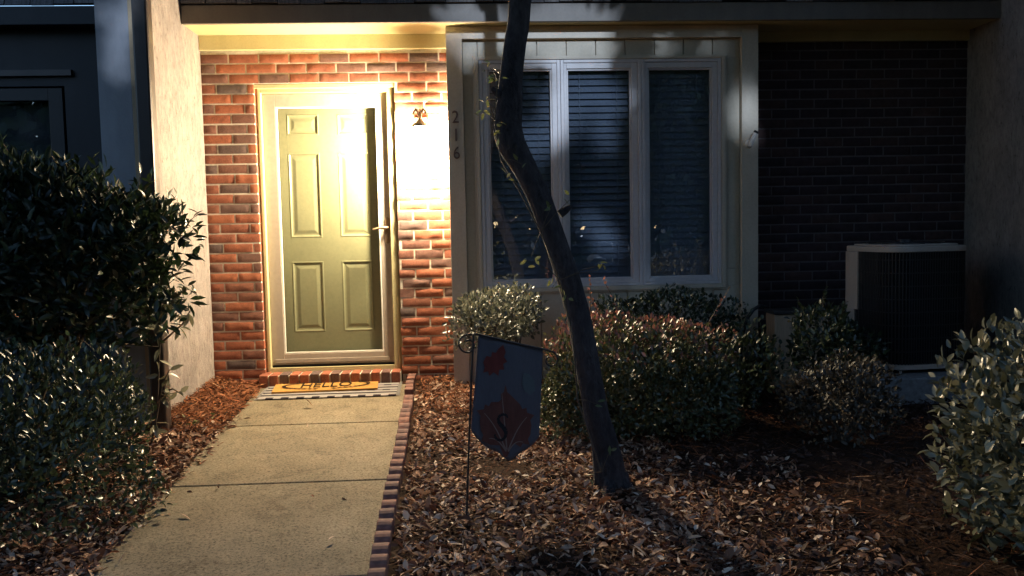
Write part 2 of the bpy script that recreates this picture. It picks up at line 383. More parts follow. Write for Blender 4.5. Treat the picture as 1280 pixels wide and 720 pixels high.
for k, (u0, u1, g0, g1) in enumerate(units):
    b = MB(); b.frame(u0, u1, .8925, 2.4125, u0+.022, u1-.022, .912, 2.392, 5.724, 5.775)
    b.frame(u0+.0225, u1-.0225, .9125, 2.3915, g0-.012, g1+.012, .938, 2.354, 5.733, 5.775)
    b.frame(g0-.0119, g1+.0119, .9381, 2.3539, g0, g1, .950, 2.342, 5.745, 5.775)
    wdw = b.build('window', M['alu'], house, .002)
    MB().box(g0-.004, g1+.004, 5.757, 5.761, .946, 2.346).build('pane', M['glass'], wdw)
    b = MB(); z = .955; g = random.Random(k)
    while z < 2.36:
        tl = R(62 if k < 2 else 74)+g.uniform(-.03, .03); hh = .025
        dy, dz = math.cos(tl)*hh, math.sin(tl)*hh
        v = [(g0-.02, 5.80-dy, z-dz), (g1+.02, 5.80-dy, z-dz), (g1+.02, 5.80+dy, z+dz), (g0-.02, 5.80+dy, z+dz)]
        v += [(p[0], p[1]+.003, p[2]) for p in v]
        b.add(v, [(0, 1, 2, 3), (7, 6, 5, 4), (0, 4, 5, 1), (2, 6, 7, 3)]); z += .0455
    for xc in (g0+.08, g1-.08): b.box(xc-.002, xc+.002, 5.786, 5.788, .95, 2.36)
    b.build('blind', M['blind'], wdw)
MB().box(px0+.05, px1-.05, 5.83, 5.90, .85, 2.45).build('black_backing', M['black'], house)  # black panel behind the blinds; the unlit room's darkness is in its colour

def text_mesh(name, body, size, depth, mat_, parent, mtx):
    cu = bpy.data.curves.new(name, 'FONT'); cu.body = body; cu.size = size; cu.extrude = depth; cu.align_x = 'CENTER'; cu.align_y = 'CENTER'; cu.resolution_u = 4
    tmp = bpy.data.objects.new('tmp_text', cu); col.objects.link(tmp)
    dg = bpy.context.evaluated_depsgraph_get(); me = bpy.data.meshes.new_from_object(tmp.evaluated_get(dg))
    bpy.data.objects.remove(tmp); bpy.data.curves.remove(cu)
    off = WL.get(parent.name, Vector()) if parent else Vector()
    me.transform(Matrix.Translation(-off) @ mtx); me.name = name
    me.materials.clear(); me.materials.append(mat_)
    o = bpy.data.objects.new(name, me); col.objects.link(o); o.parent = parent; WL[o.name] = off; return o
for ch, (x, y) in zip('216', ((569.3, 147), (570, 169.5), (570.8, 192))):
    p = at(x, y, 5.70)
    text_mesh('house_number', ch, .118, .004, M['number'], house, Matrix.Translation((p.x, 5.696, p.z)) @ Matrix.Rotation(R(90), 4, 'X') @ Matrix.Scale(.85, 4, (1, 0, 0)))

# door opening
b = MB(); b.frame(DX0-.002, DX1+.002, .30, DZ1+.012, -1.384, -.522, .34, 2.258, 6.005, 6.10)
b.frame(DX0+.012, DX1-.012, .31, DZ1-.006, -1.3841, -.5219, .35, 2.2581, 5.99, 6.0049)
b.box(DX0-.002, DX1+.002, 5.965, 6.0, 2.285, DZ1)
b.build('door_frame', M['frieze'], house, .003)
b = MB(); b.frame(-1.384, -.522, .34, 2.258, -1.345, -.56, .37, 2.225, 6.1005, 6.20); b.build('door_jamb', M['frieze'], house)
b = MB(); SY = 6.035
b.frame(-1.382, -.524, .362, 2.256, -1.297, -.595, .440, 2.168, SY, SY+.032)
b.box(-1.36, -.545, SY-.006, SY-.0002, .375, .405)
sd = b.build('storm_door', M['storm'], house, .003)
MB().box(-1.299, -.593, SY+.014, SY+.018, .438, 2.17).build('glass_pane', M['glass_clear'], sd)
MB().frame(-1.2969, -.5951, .4401, 2.1679, -1.284, -.606, .452, 2.157, SY+.0015, SY+.013).build('glazing_bead', M['bead'], sd, .002)
MB().box(-1.384, -.522, SY+.002, SY+.03, .345, .3605).build('door_sweep', M['rubber'], sd)
b = MB(); hz = at(483, 288, SY).z; hx = -.545
vs = []; 
for k in range(16):
    a = 2*math.pi*k/16; vs.append((hx+.017*math.cos(a), hz+(.075 if math.sin(a) > 0 else -.075)+.017*math.sin(a)))
v = [(x, SY-.010, z) for x, z in vs]+[(x, SY-.0005, z) for x, z in vs]
b.add(v, [tuple(range(16))]+[(i, i+16, (i+1) % 16+16, (i+1) % 16) for i in range(16)])
b.tube([(hx, SY-.008, hz+.02), (hx, SY-.04, hz+.02), (hx-.015, SY-.05, hz+.02), (hx-.05, SY-.05, hz+.018), (hx-.085, SY-.045, hz+.010), (hx-.10, SY-.04, hz+.008)], [.009, .009, .010, .009, .007, .005], 10)
b.build('handle', M['bronze'], sd)
# panelled front door
FY = 6.102; b = MB()
xs = [-1.345, -1.235, -1.012, -.885, -.665, -.56]; zs = [.37, .585, 1.090, 1.258, 1.855, 1.978, 2.125, 2.225]
for i in range(5):
    for j in range(7):
        x0, x1, z0, z1 = xs[i], xs[i+1], zs[j], zs[j+1]
        if i in (1, 3) and j in (1, 3, 5):
            prof = [(0, 0), (.004, -.002), (.009, -.002), (.017, .0045), (.024, .0055), (.030, .0055), (.050, .001), (.054, .0005)]
            vs = []
            for d, h in prof:
                vs += [(x0+d, FY+h, z0+d), (x1-d, FY+h, z0+d), (x1-d, FY+h, z1-d), (x0+d, FY+h, z1-d)]
            fs = []
            for k in range(len(prof)-1):
                for q in range(4): fs.append((k*4+q, k*4+(q+1) % 4, k*4+4+(q+1) % 4, k*4+4+q))
            k = (len(prof)-1)*4; fs.append((k, k+1, k+2, k+3)); b.add(vs, fs)
        else: b.add([(x0, FY, z0), (x1, FY, z0), (x1, FY, z1), (x0, FY, z1)], [(0, 1, 2, 3)])
b.box(-1.345, -.56, FY+.02, FY+.045, .37, 2.225)
b.build('front_door', M['door'], house)
MB().box(-1.40, -.49, 6.0, 6.2, .325, .3445).build('threshold', M['dark'], house, .002)
b = MB(); g = random.Random(4); x = -1.437; 
for k in range(14):
    wd = .0595
    b.box(x, x+wd, 5.848+g.uniform(-.003, .003), 6.02, .16, .322+g.uniform(-.002, .002), 0, g.random()); x += .0695
b.box(-1.432, -.472, 5.856, 6.01, .15, .314, 1)
b.build('doorstep', [M['brick'], M['mortar']], house, .004)

# stucco dividing walls
wl = empty('dividing_wall', (-1.88, 5.3, .2), 'tall pitted stucco dividing wall left of the lit porch', 'wall')
MB().box(-1.99, WXL, 4.85, 9.5, -.1, 4.3).build('wall_panel', M['stucco'], wl, .006)
MB().box(-1.992, WXL-.048, 4.838, 4.8495, -.1, 4.3).build('end_face', M['stucco_grey'], wl, .003)
MB().box(WXL-.0478, WXL-.001, 4.834, 4.8495, -.1, 4.3).build('corner_board', M['tan'], wl, .003)
b = MB(); b.box(-1.752, -1.668, 4.715, 4.80, .19, 4.2)
for z in (.9, 2.1, 3.3): b.box(-1.755, -1.69, 4.7985, 4.8345, z, z+.03)
b.build('downspout', M['downspout'], wl, .012)
wr = empty('dividing_wall', (3.72, 5.3, .2), 'tall stucco dividing wall at the right end beside the air conditioner', 'wall')
MB().box(WXR, 3.84, 4.2, 9.5, -.1, 4.3).build('wall_panel', M['stucco'], wr, .006)

# neighbour to the left
nb = empty('neighbouring_townhouse', (-4, 5.9, .2), 'dark unlit neighbouring townhouse with a window at the left edge', 'townhouse')
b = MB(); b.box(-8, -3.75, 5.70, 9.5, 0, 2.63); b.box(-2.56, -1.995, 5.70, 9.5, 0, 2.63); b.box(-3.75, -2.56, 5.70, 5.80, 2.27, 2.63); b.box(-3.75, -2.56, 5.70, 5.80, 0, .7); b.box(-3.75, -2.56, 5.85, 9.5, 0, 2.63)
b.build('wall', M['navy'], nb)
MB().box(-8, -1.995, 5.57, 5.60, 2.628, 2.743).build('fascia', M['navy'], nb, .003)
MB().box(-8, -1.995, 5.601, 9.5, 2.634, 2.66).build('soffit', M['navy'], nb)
MB().box(-3.78, -2.50, 5.67, 5.699, 2.33, 2.37).build('head_trim', M['downspout'], nb, .002)
shakes(MB(), -8, -1.995, 5.585, 2.752, 6, 6).build('roof', M['shake'], nb)
b = MB(); b.frame(-3.72, -2.58, .72, 2.26, -3.64, -2.67, .82, 2.18, 5.71, 5.77); wn = b.build('window', M['dark'], nb, .003)
MB().box(-3.645, -2.665, 5.735, 5.739, .81, 2.19).build('pane', M['glass'], wn)
MB().box(-3.6, -2.7, 5.80, 5.82, .84, 2.16).build('curtain', M['navy'], wn)

# ------------------------------------------------------------------ porch lantern
lx, lz = -.286, 1.87; LY = 5.80
lamp = empty('wall_lantern', (lx, BY, lz), 'glowing lantern with curled bracket on the brick between door and bay', 'wall lamp')
b = MB(); b.box(lx-.045, lx+.045, BY-.026, BY-.008, lz+.02, lz+.20); b.build('back_plate', M['bronze'], lamp, .006)
b = MB()
b.tube([(lx, BY-.02, lz+.13), (lx, BY-.06, lz+.205), (lx, BY-.11, lz+.235), (lx, LY, lz+.205), (lx, LY, lz+.165)], .009, 8)
for s in (-1, 1):
    b.tube([(lx+s*(.004+.036*t_+.0*t_), LY-.01, lz+.19+.045*math.sin(t_*2.6)) for t_ in np.linspace(0, 1.1, 8)], .008, 6)
b.build('bracket', M['bronze'], lamp)
b = MB(); b.tube([(lx, LY, lz+.118), (lx, LY, lz+.128), (lx, LY, lz+.155), (lx, LY, lz+.175)], [.058, .060, .026, .012], 20); b.build('cap', M['bronze'], lamp)
t = bpy.data.materials.new('glowing frosted glass'); t.use_nodes = True
pb_ = t.node_tree.nodes['Principled BSDF']; pb_.inputs['Base Color'].default_value = (.9, .88, .8, 1)
pb_.inputs['Emission Color'].default_value = (1, .81, .53, 1); pb_.inputs['Emission Strength'].default_value = 1150
b = MB(); prof = [(-.12, .018), (-.115, .034), (-.07, .047), (0, .051), (.07, .048), (.112, .042)]
b.tube([(lx, LY, lz+h) for h, r in prof], [r for h, r in prof], 20); b.build('glass_shade', t, lamp)

# ------------------------------------------------------------------ vegetation tools
LEAF = np.array([(0, 0, 0), (.5, .33, .10), (.42, .68, .08), (0, 1, -.10), (-.42, .68, .08), (-.5, .33, .10), (0, .33, 0), (0, .68, -.03)])
LEAF_F = [(0, 1, 6), (6, 1, 2, 7), (7, 2, 3), (0, 6, 5), (6, 7, 4, 5), (7, 3, 4)]
def leaf_object(name, pos, dirs, nrm, L, W, rnd, mat_, parent=None):
    """one mesh of folded leaves: pos (n,3) base points, dirs growth direction, nrm upper side"""
    n = len(pos); d = dirs/np.linalg.norm(dirs, axis=1)[:, None]
    nn = nrm-d*(nrm*d).sum(1)[:, None]; nn /= np.linalg.norm(nn, axis=1)[:, None]+1e-9; sx = np.cross(d, nn)
    L = np.broadcast_to(L, n)[:, None, None]; W = np.broadcast_to(W, n)[:, None, None]
    V = pos[:, None]+sx[:, None]*LEAF[None, :, :1]*W+d[:, None]*LEAF[None, :, 1:2]*L+nn[:, None]*LEAF[None, :, 2:]*W*1.6
    off = np.array(WL.get(parent.name, Vector())) if parent else np.zeros(3)
    V = (V-off).reshape(-1, 3).astype(np.float32)
    lt = np.array([len(f) for f in LEAF_F]); fl = np.concatenate([np.array(f) for f in LEAF_F])
    loops = (np.arange(n)[:, None]*8+fl[None]).ravel(); tot = np.tile(lt, n); st = np.concatenate([[0], np.cumsum(tot)[:-1]])
    me = bpy.data.meshes.new(name); me.vertices.add(len(V)); me.vertices.foreach_set('co', V.ravel())
    me.loops.add(len(loops)); me.loops.foreach_set('vertex_index', loops.astype(np.int32))
    me.polygons.add(len(tot)); me.polygons.foreach_set('loop_start', st.astype(np.int32)); me.polygons.foreach_set('loop_total', tot.astype(np.int32))
    me.materials.append(mat_); me.update(calc_edges=True)
    a_ = me.attributes.new('rnd', 'FLOAT', 'POINT'); a_.data.foreach_set('value', np.repeat(rnd, 8).astype(np.float32))
    o = bpy.data.objects.new(name, me); col.objects.link(o)
    if parent: o.parent = parent
    WL[o.name] = Vector(off); return o
def unit(n, g): v = g.normal(size=(n, 3)); return v/np.linalg.norm(v, axis=1)[:, None]
def shrub(name, label, cat, c, rad, n, L, W, mat_, seed, group=None, power=2.0, shell=.55, lump=.16, stem_r=.012, nst=6, up=.5, redtop=False, sprigs=0):
    g = np.random.default_rng(seed); c = np.array(c, float); rad = np.array(rad, float)
    base = np.array([c[0], c[1], gz(c[0], c[1])-.02])
    o = empty(name, base, label, cat, group); sn = Sines(seed, 18, 2.6)
    d = unit(n, g); k = (np.abs(d)**power).sum(1)**(-1/power); ext = k*(1+lump*sn(d))
    r = shell+(1-shell)*g.uniform(0, 1, n)**.6; r[: n//5] = g.uniform(.15, 1, n//5)
    P = c+d*(ext*r)[:, None]*rad
    ok = P[:, 2] > gz(0, P[:, 1])+.02; P, d2, r = P[ok], d[ok], r[ok]; m_ = len(P)
    N = d2/rad*rad.mean(); N /= np.linalg.norm(N, axis=1)[:, None]
    gd = N*.55+unit(m_, g)*.75+np.array([0, 0, up]); nr = N*.5+np.array([0, 0, .6])+unit(m_, g)*.55
    rn = g.uniform(0, 1, m_)
    if redtop:
        top = np.clip((P[:, 2]-c[2])/rad[2]-.25, 0, 1)*np.clip((r-.7)*4, 0, 1); rn = np.clip(rn*.55+top*.5*g.uniform(.4, 1.3, m_), 0, 1)
    sc = g.uniform(.6, 1.15, m_)
    pos, dr, nm, LL, WW, rr = [P], [gd], [nr], [L*sc], [W*sc], [rn]
    b = MB()
    for i in range(nst):
        a = g.uniform(0, 6.28); e = c+np.array([math.cos(a)*rad[0]*.6, math.sin(a)*rad[1]*.6, rad[2]*g.uniform(.1, .5)])
        s0 = base+np.array([0, 0, 0]); mid = (s0+e)/2+g.normal(size=3)*.03
        b.tube([s0, (s0+mid)/2+g.normal(size=3)*.01, mid, (mid+e)/2, e], [stem_r, stem_r*.85, stem_r*.7, stem_r*.5, stem_r*.25], 6)
        for q in range(3):
            f2 = mid+(e-mid)*g.uniform(0, .7); e2 = f2+unit(1, g)[0]*rad*.45; b.tube([f2, (f2+e2)/2+g.normal(size=3)*.01, e2], [stem_r*.4, stem_r*.3, stem_r*.12], 5)
    for i in range(sprigs):
        dd = unit(1, g)[0]; dd[2] = abs(dd[2])+.15; dd[1] = -abs(dd[1])*.4+dd[1]*.3; dd /= np.linalg.norm(dd)
        kk = (np.abs(dd)**power).sum()**(-1/power)*(1+lump*sn(dd[None])[0]); s0 = c+dd*kk*rad*.85; ln = g.uniform(.10, .24)*(.5+rad.mean())
        tip = s0+(dd*.7+np.array([0, 0, .5])+g.normal(size=3)*.3)*ln
        b.tube([s0, (s0+tip)/2+g.normal(size=3)*.008, tip], [.003, .0022, .0012], 4)
        nl = 9; tt = np.linspace(.25, 1, nl)[:, None]; pp = s0+(tip-s0)*tt
        pos.append(pp); dr.append((tip-s0)/ln*.7+unit(nl, g)*.8); nm.append(unit(nl, g)*.6+np.array([0, 0, .8])); LL.append(L*g.uniform(.6, 1, nl)); WW.append(W*g.uniform(.6, 1, nl)); rr.append(g.uniform(.5, 1, nl))
    b.build('stems', M['stem'], o)
    leaf_object('foliage', np.concatenate(pos), np.concatenate(dr), np.concatenate(nm), np.concatenate(LL), np.concatenate(WW), np.concatenate(rr), mat_, o)
    return o

# ------------------------------------------------------------------ shrubs
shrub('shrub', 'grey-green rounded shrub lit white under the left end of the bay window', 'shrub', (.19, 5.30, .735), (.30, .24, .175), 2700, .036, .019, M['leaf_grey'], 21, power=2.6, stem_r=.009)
shrub('shrub', 'dark clipped shrub under the right half of the bay window, behind the red-tipped hedge', 'shrub', (1.28, 5.38, .64), (.50, .24, .24), 4200, .034, .018, M['leaf'], 22, power=3)
shrub('hedge', 'broad red-tipped hedge behind the leaning tree trunk', 'hedge', (.90, 4.58, .435), (.50, .36, .29), 17000, .032, .017, M['leaf_red'], 23, power=3.2, redtop=True, sprigs=10, nst=9)
shrub('shrub', 'dim green shrub at the right end of the red-tipped hedge', 'shrub', (1.60, 5.0, .40), (.26, .28, .24), 2200, .038, .02, M['leaf'], 24)
shrub('shrub', 'dim shrub between wooden box and air conditioner', 'shrub', (2.16, 4.90, .58), (.26, .24, .22), 2000, .04, .021, M['leaf'], 25, sprigs=4)
shrub('shrub', 'low brownish shrub in front of the air conditioner', 'shrub', (1.94, 4.28, .36), (.32, .28, .25), 3000, .034, .017, M['leaf_brown'], 26)
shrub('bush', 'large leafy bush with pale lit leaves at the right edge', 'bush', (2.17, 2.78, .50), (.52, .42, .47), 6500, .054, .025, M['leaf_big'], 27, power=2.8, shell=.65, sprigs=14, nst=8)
shrub('hedge', 'low clipped hedge with glinting leaves beside the walkway', 'hedge', (-2.05, 3.66, .42), (.66, .62, .39), 15000, .036, .017, M['leaf'], 28, power=3.6, shell=.7, sprigs=8, nst=8)
shrub('bush', 'tall dark bush rising over the hedge in front of the dividing wall', 'bush', (-2.27, 4.30, 1.24), (1.03, .44, .47), 12000, .075, .025, M['leaf_dark'], 29, power=2.3, shell=.6, sprigs=18, nst=12, stem_r=.016)

gaps = []
for (px, py, Y, r) in ((682, 38, 5.7, .11), (725, 38, 5.7, .07), (655, 42, 5.7, .08), (752, 42, 5.7, .06), (590, 60, 5.7, .04), (830, 50, 5.7, .03), (702, 56, 5.74, .04), (700, 110, 5.72, .08), (706, 150, 5.72, .07), (738, 110, 5.8, .09), (770, 120, 5.8, .05), (760, 165, 5.8, .05), (668, 175, 5.8, .08), (735, 275, 5.8, .05), (760, 300, 5.8, .06), (850, 130, 5.8, .01), (938, 120, 5.7, .07), (935, 150, 5.7, .08), (745, 345, 5.72, .03), (800, 345, 5.72, .03), (900, 50, 5.7, .03), (600, 16, 5.6, .07), (625, 20, 5.58, .04), (700, 14, 5.58, .09), (745, 15, 5.58, .05), (560, 12, 5.58, .05), (146, 40, 4.85, .045), (152, 72, 4.85, .035), (160, 5, 4.85, .05), (850, 300, 5.8, .02), (30, 150, 5.7, .04)):
    gaps.append((np.array(at(px, py, Y)), r))
def open_gaps(P, g, margin):              # clears leaves along the light so its patches land on chosen spots
    ld = np.array(LDIR); keep = np.ones(len(P), bool)
    for q, r in gaps:
        v = P-q; al = (v @ ld)[:, None]*ld; dist = np.linalg.norm(v-al, axis=1); keep &= dist > r+margin*g.uniform(.5, 1.15, len(P))
    return P[keep]

# ------------------------------------------------------------------ leaning tree
tr_px = [(640, 640, 3.60), (764, 612, 3.62), (757, 560, 3.62), (746, 520, 3.62), (735, 460, 3.63), (724, 400, 3.64), (713, 357, 3.65), (693, 300, 3.66), (671, 240, 3.67), (656, 210, 3.68), (641, 182, 3.69), (635, 158, 3.70), (637, 130, 3.70), (638.5, 100, 3.71), (643, 60, 3.72), (648, 30, 3.73), (650, 0, 3.74), (655, -50, 3.75)]
wpx = [0, 46, 36, 33, 32, 30, 30, 29, 29, 31, 35, 35, 31, 28, 28, 28, 29, 30]
pts = [at(*q) for q in tr_px[1:]]; rad = [wv/2/F_PX*q[2]*1.0 for wv, q in zip(wpx[1:], tr_px[1:])]
b0 = Vector((pts[0].x+.01, pts[0].y, gz(0, 3.62)-.06)); pts = [b0]+pts; rad = [rad[0]*1.35]+rad
top = pts[-1]; pts += [top+Vector((.02, .02, .3)), top+Vector((.05, .03, .7)), top+Vector((.0, .1, 1.2))]; rad += [.052, .046, .035]
tree = empty('leaning_tree', b0, 'slim dark crooked tree trunk leaning across the window', 'tree')
fine_p, fine_r = [], []
for i in range(len(pts)-1):
    p0, p1, p2, p3 = pts[max(i-1, 0)], pts[i], pts[i+1], pts[min(i+2, len(pts)-1)]
    for k in range(10):
        u = k/10; q = .5*((2*p1)+(p2-p0)*u+(2*p0-5*p1+4*p2-p3)*u*u+(3*p1-p0-3*p2+p3)*u**3); fine_p.append(q); fine_r.append(rad[i]*(1-u)+rad[i+1]*u)
fine_p.append(pts[-1]); fine_r.append(rad[-1]); rb_ = Sines(31, 16, 1.0)
bump = lambda i, k: 1+.03*float(rb_(np.array([i*.18, math.cos(k*.2244)*2.5, math.sin(k*.2244)*2.5])))+.022*float(rb2(np.array([i*.22, math.cos(k*.2244)*9, math.sin(k*.2244)*9])))
rb2 = Sines(33, 16, 1.0)
b = MB(); b.tube(fine_p, fine_r, 28, bump=bump)
for k in range(5):
    a = .5+k*1.26; rr = .055+.02*(k % 2); b.tube([b0+Vector((math.cos(a)*.03, math.sin(a)*.03, .12)), b0+Vector((math.cos(a)*rr*1.3, math.sin(a)*rr*1.3, .065)), b0+Vector((math.cos(a)*rr*2.6, math.sin(a)*rr*2.6, .035))], [.04, .03, .012], 8)
for (px, py, s) in ((620, 115, -1), (708, 262, 1)):      # broken limb stubs
    q = at(px, py, 3.68); b.tube([q+Vector((-s*.03, 0, -.02)), q, q+Vector((s*.018, -.01, .015))], [.02, .016, .008], 8)
tp = fine_p[-1]; g = np.random.default_rng(5); ends = []
for i in range(7):
    a = g.uniform(0, 6.28); e = tp+Vector((math.cos(a)*1.0, math.sin(a)*.8, g.uniform(.5, 1.3))); b.tube([tp-Vector((0, 0, g.uniform(0, .4))), (tp+e)/2+Vector((0, 0, .12)), e], [.03, .02, .006], 7); ends.append(np.array(e))
b.build('trunk', M['bark'], tree)
n = 20000; P = np.array(tp)+np.array([.2, -1.2, .9])+unit(n, g)*(g.uniform(0, 1, n)**.5)[:, None]*np.array([4.2, 2.6, .9]); P = open_gaps(P[(P[:, 2] > 3.35) & (P[:, 1] < 5.3)], g, .12)  # unseen crown, widened and thickened to keep sky light off the yard
leaf_object('crown', P, unit(len(P), g)+np.array([0, 0, -.3]), unit(len(P), g)+np.array([0, 0, .8]), .15, .085, g.uniform(0, 1, len(P)), M['leaf_tree'], tree)
# vine climbing the trunk
vine = empty('climbing_vine', (pts[1].x, 3.55, gz(0, 3.6)), 'thin pale-leaved vine climbing the left side of the leaning trunk', 'vine')
vp = [at(752, 590, 3.54), at(722, 500, 3.55), at(716, 420, 3.56), at(700, 350, 3.57), at(676, 290, 3.58), at(650, 240, 3.6), at(626, 200, 3.62), at(618, 150, 3.63), at(622, 100, 3.64)]
b = MB(); b.tube(vp, .0035, 5); gg = np.random.default_rng(8); PP, DD, NN = [], [], []
for (px, py, k) in ((612, 85, 5), (618, 100, 4), (608, 122, 4), (602, 140, 4), (626, 170, 3), (620, 158, 2), (640, 222, 3), (652, 205, 2), (690, 258, 4), (712, 250, 2), (664, 322, 2), (672, 330, 3), (690, 360, 3), (704, 372, 3), (747, 338, 2), (757, 330, 2), (762, 565, 3), (752, 578, 3), (735, 595, 2), (745, 505, 2)):
    q = np.array(at(px, py, 3.56)); near = min(vp, key=lambda v_: (Vector(q)-v_).length); b.tube([near, (near+Vector(q))/2+Vector((0, -.01, .01)), Vector(q)], [.0018, .0014, .001], 4)
    for i in range(k): PP.append(q+gg.normal(size=3)*.012); DD.append(unit(1, gg)[0]*[1, .5, .8]); NN.append(unit(1, gg)[0]+[0, -.5, .6])
b.build('stem', M['stem'], vine)
leaf_object('foliage', np.array(PP), np.array(DD), np.array(NN), .036, .014, gg.uniform(0, 1, len(PP)), M['leaf_vine'], vine)
for i, (px, py, nl, lab) in enumerate(((575, 470, 26, 'small pale weed at the foot of the bay beside the brick'), (250, 540, 12, 'tiny sprig growing at the foot of the stucco wall'))):
    q = gat(px, py); wd_ = empty('weed', q, lab, 'weed'); b = MB(); PP, DD = [], []
    for k in range(5):
        e = np.array(q)+np.array([gg.uniform(-.1, .12), gg.uniform(-.06, .06), gg.uniform(.05, .16)]); b.tube([q, (Vector(e)+q)/2+Vector((0, 0, .015)), e], [.002, .0015, .001], 4)
        for j in range(nl//5): PP.append(np.array(q)+(e-np.array(q))*gg.uniform(.4, 1)); DD.append(unit(1, gg)[0]+[0, 0, .4])
    b.build('stem', M['stem'], wd_); leaf_object('foliage', np.array(PP), np.array(DD), unit(len(PP), gg)+[0, 0, .8], .032, .014, gg.uniform(0, 1, len(PP)), M['leaf_vine'], wd_)

sap = empty('sapling', (-1.50, 4.42, gz(0, 4.42)), 'thin sapling with pale leaves against the downspout and end of the wall', 'sapling')
b = MB(); PP, DD = [], []
for pl_ in (((188, 560), (196, 520), (203, 480), (212, 462)), ((188, 560), (196, 520), (200, 430), (196, 395), (214, 372)), ((200, 430), (184, 400), (176, 380)), ((200, 430), (228, 405), (238, 388)), ((203, 490), (216, 486), (226, 492))):
    q = [at(px, py, 4.42-.02*i) for i, (px, py) in enumerate(pl_)]; b.tube(q, [.006, .0045, .003, .0022, .0015][:len(q)], 5)
    for i in range(1, len(q)):
        for k in range(4): PP.append(np.array(q[i-1])+(np.array(q[i])-np.array(q[i-1]))*gg.uniform(.5, 1)); DD.append(unit(1, gg)[0]*[1, .8, .6]+[.3, -.2, -.2])
b.build('stem', M['stem'], sap); leaf_object('foliage', np.array(PP), np.array(DD), unit(len(PP), gg)*.6+[.5, 0, .5], .075, .026, gg.uniform(.3, 1, len(PP)), M['leaf_big'], sap)

# ------------------------------------------------------------------ litter on the beds
def scatter(name, n, regions, L, W, mat_, seed, tilt=.45, lift=.02):
    g = np.random.default_rng(seed); X, Y = [], []; cl_ = Sines(seed+5, 14, 4.5)
    while len(X) < n:
        x0, x1, y0, y1 = regions[g.choice(len(regions), p=np.array([(r[1]-r[0])*(r[3]-r[2])*r[4] for r in regions])/sum((r[1]-r[0])*(r[3]-r[2])*r[4] for r in regions))][:4]
        x, y = g.uniform(x0, x1), g.uniform(y0, y1)
        e = g.exponential(.03)
        if XL(y)+e*.7-.01 < x < XR(y)+.085 and not (g.uniform(0, 1) < .0012 and x < XR(y)-.03): continue
        if cl_(np.array([x, y, seed]))*.4+.8 < g.uniform(0, 1): continue
        X.append(x); Y.append(y)
    X, Y = np.array(X), np.array(Y); Z = np.maximum(mulch_z(X, Y), SLOPE*Y-.005)+g.uniform(.0, 1, n)**2*lift+.004
    a = g.uniform(0, 6.28, n); d = np.stack([np.cos(a), np.sin(a), g.normal(size=n)*tilt*.6], -1); nr = np.stack([g.normal(size=n)*tilt, g.normal(size=n)*tilt, np.ones(n)], -1)
    sc = g.uniform(.35, 1.1, n)+.5*(g.uniform(0, 1, n) > .93)
    return leaf_object(name, np.stack([X, Y, Z], -1), d, nr, L*sc, W*sc*g.uniform(.35, 1.3, n), g.beta(1.3, 1.9, n), mat_)
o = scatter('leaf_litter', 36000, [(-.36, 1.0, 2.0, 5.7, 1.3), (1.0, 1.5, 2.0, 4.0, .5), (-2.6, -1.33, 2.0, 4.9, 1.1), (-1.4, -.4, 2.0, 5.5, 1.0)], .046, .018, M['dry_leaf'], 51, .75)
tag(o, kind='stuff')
o = scatter('dark_leaf_litter', 12000, [(.8, 3.55, 2.0, 5.9, 1)], .042, .015, M['dark_litter'], 54, .7)  # darker leaf tones, kept to the right-hand bed
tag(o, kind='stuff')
o = scatter('bark_mulch', 9000, [(-1.76, -1.40, 4.7, 5.94, 2.2), (-.36, .9, 4.9, 5.9, 1.2)], .05, .009, M['straw'], 52, .5, .03)
tag(o, kind='stuff')

o = scatter('pine_needles', 5000, [(-.36, 1.7, 2.0, 5.7, 1.3), (1.7, 3.4, 2.0, 5.9, .5), (-2.2, -1.33, 2.0, 5.9, 1.3)], .10, .0034, M['straw'], 53, .35, .035)
tag(o, kind='stuff')

o = scatter('shredded_mulch', 26000, [(-.36, 3.5, 2.0, 5.9, 1.3), (-2.6, -1.33, 2.0, 5.9, 1.1)], .034, .0055, M['dark_litter'], 55, .6, .03)
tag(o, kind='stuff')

# ------------------------------------------------------------------ brick edging along the walkway
g = random.Random(9); y = 5.80; proto = None; k = 0
while y > 1.6:
    flat = y > 5.33
    if flat: ln = .105
    else: ln = .108
    if proto is None or (flat is False and proto[1]):
        b = MB(); b.cur = .3
        if flat: b.box(0, .052, -.050, .050, -.08, .075)
        else:
            n = 10; prof = [(-.052, -.10)]+[(-.052*math.cos(math.pi*i/n), .012+.042*math.sin(math.pi*i/n)) for i in range(n+1)]+[(.052, -.10)]
            v = [(0, yy, zz) for yy, zz in prof]+[(.060, yy, zz) for yy, zz in prof]; q = len(prof)
            b.add(v, [tuple(range(q)), tuple(reversed(range(q, 2*q)))]+[(i+1, i, q+i, q+i+1) for i in range(q-1)])
        me = b.build('edging_block', M['edging'], None, .004)
        proto = (me, flat); o = me
    else:
        o = proto[0].copy(); col.objects.link(o)
    o.location = (XR(y)+.002+g.uniform(-.003, .003), y, gz(0, y)+g.uniform(-.004, .004)); o.rotation_euler = (g.uniform(-.03, .03), g.uniform(-.03, .03), g.uniform(-.03, .03))
    if flat: tag(o, 'orange lit flat-topped edging brick between walkway end and bay', 'edging', 'flat edging bricks near the doorstep')
    else: tag(o, 'brown round-topped clay edging block along the right side of the walkway', 'edging', 'round edging blocks along the walkway')
    y -= ln; k += 1

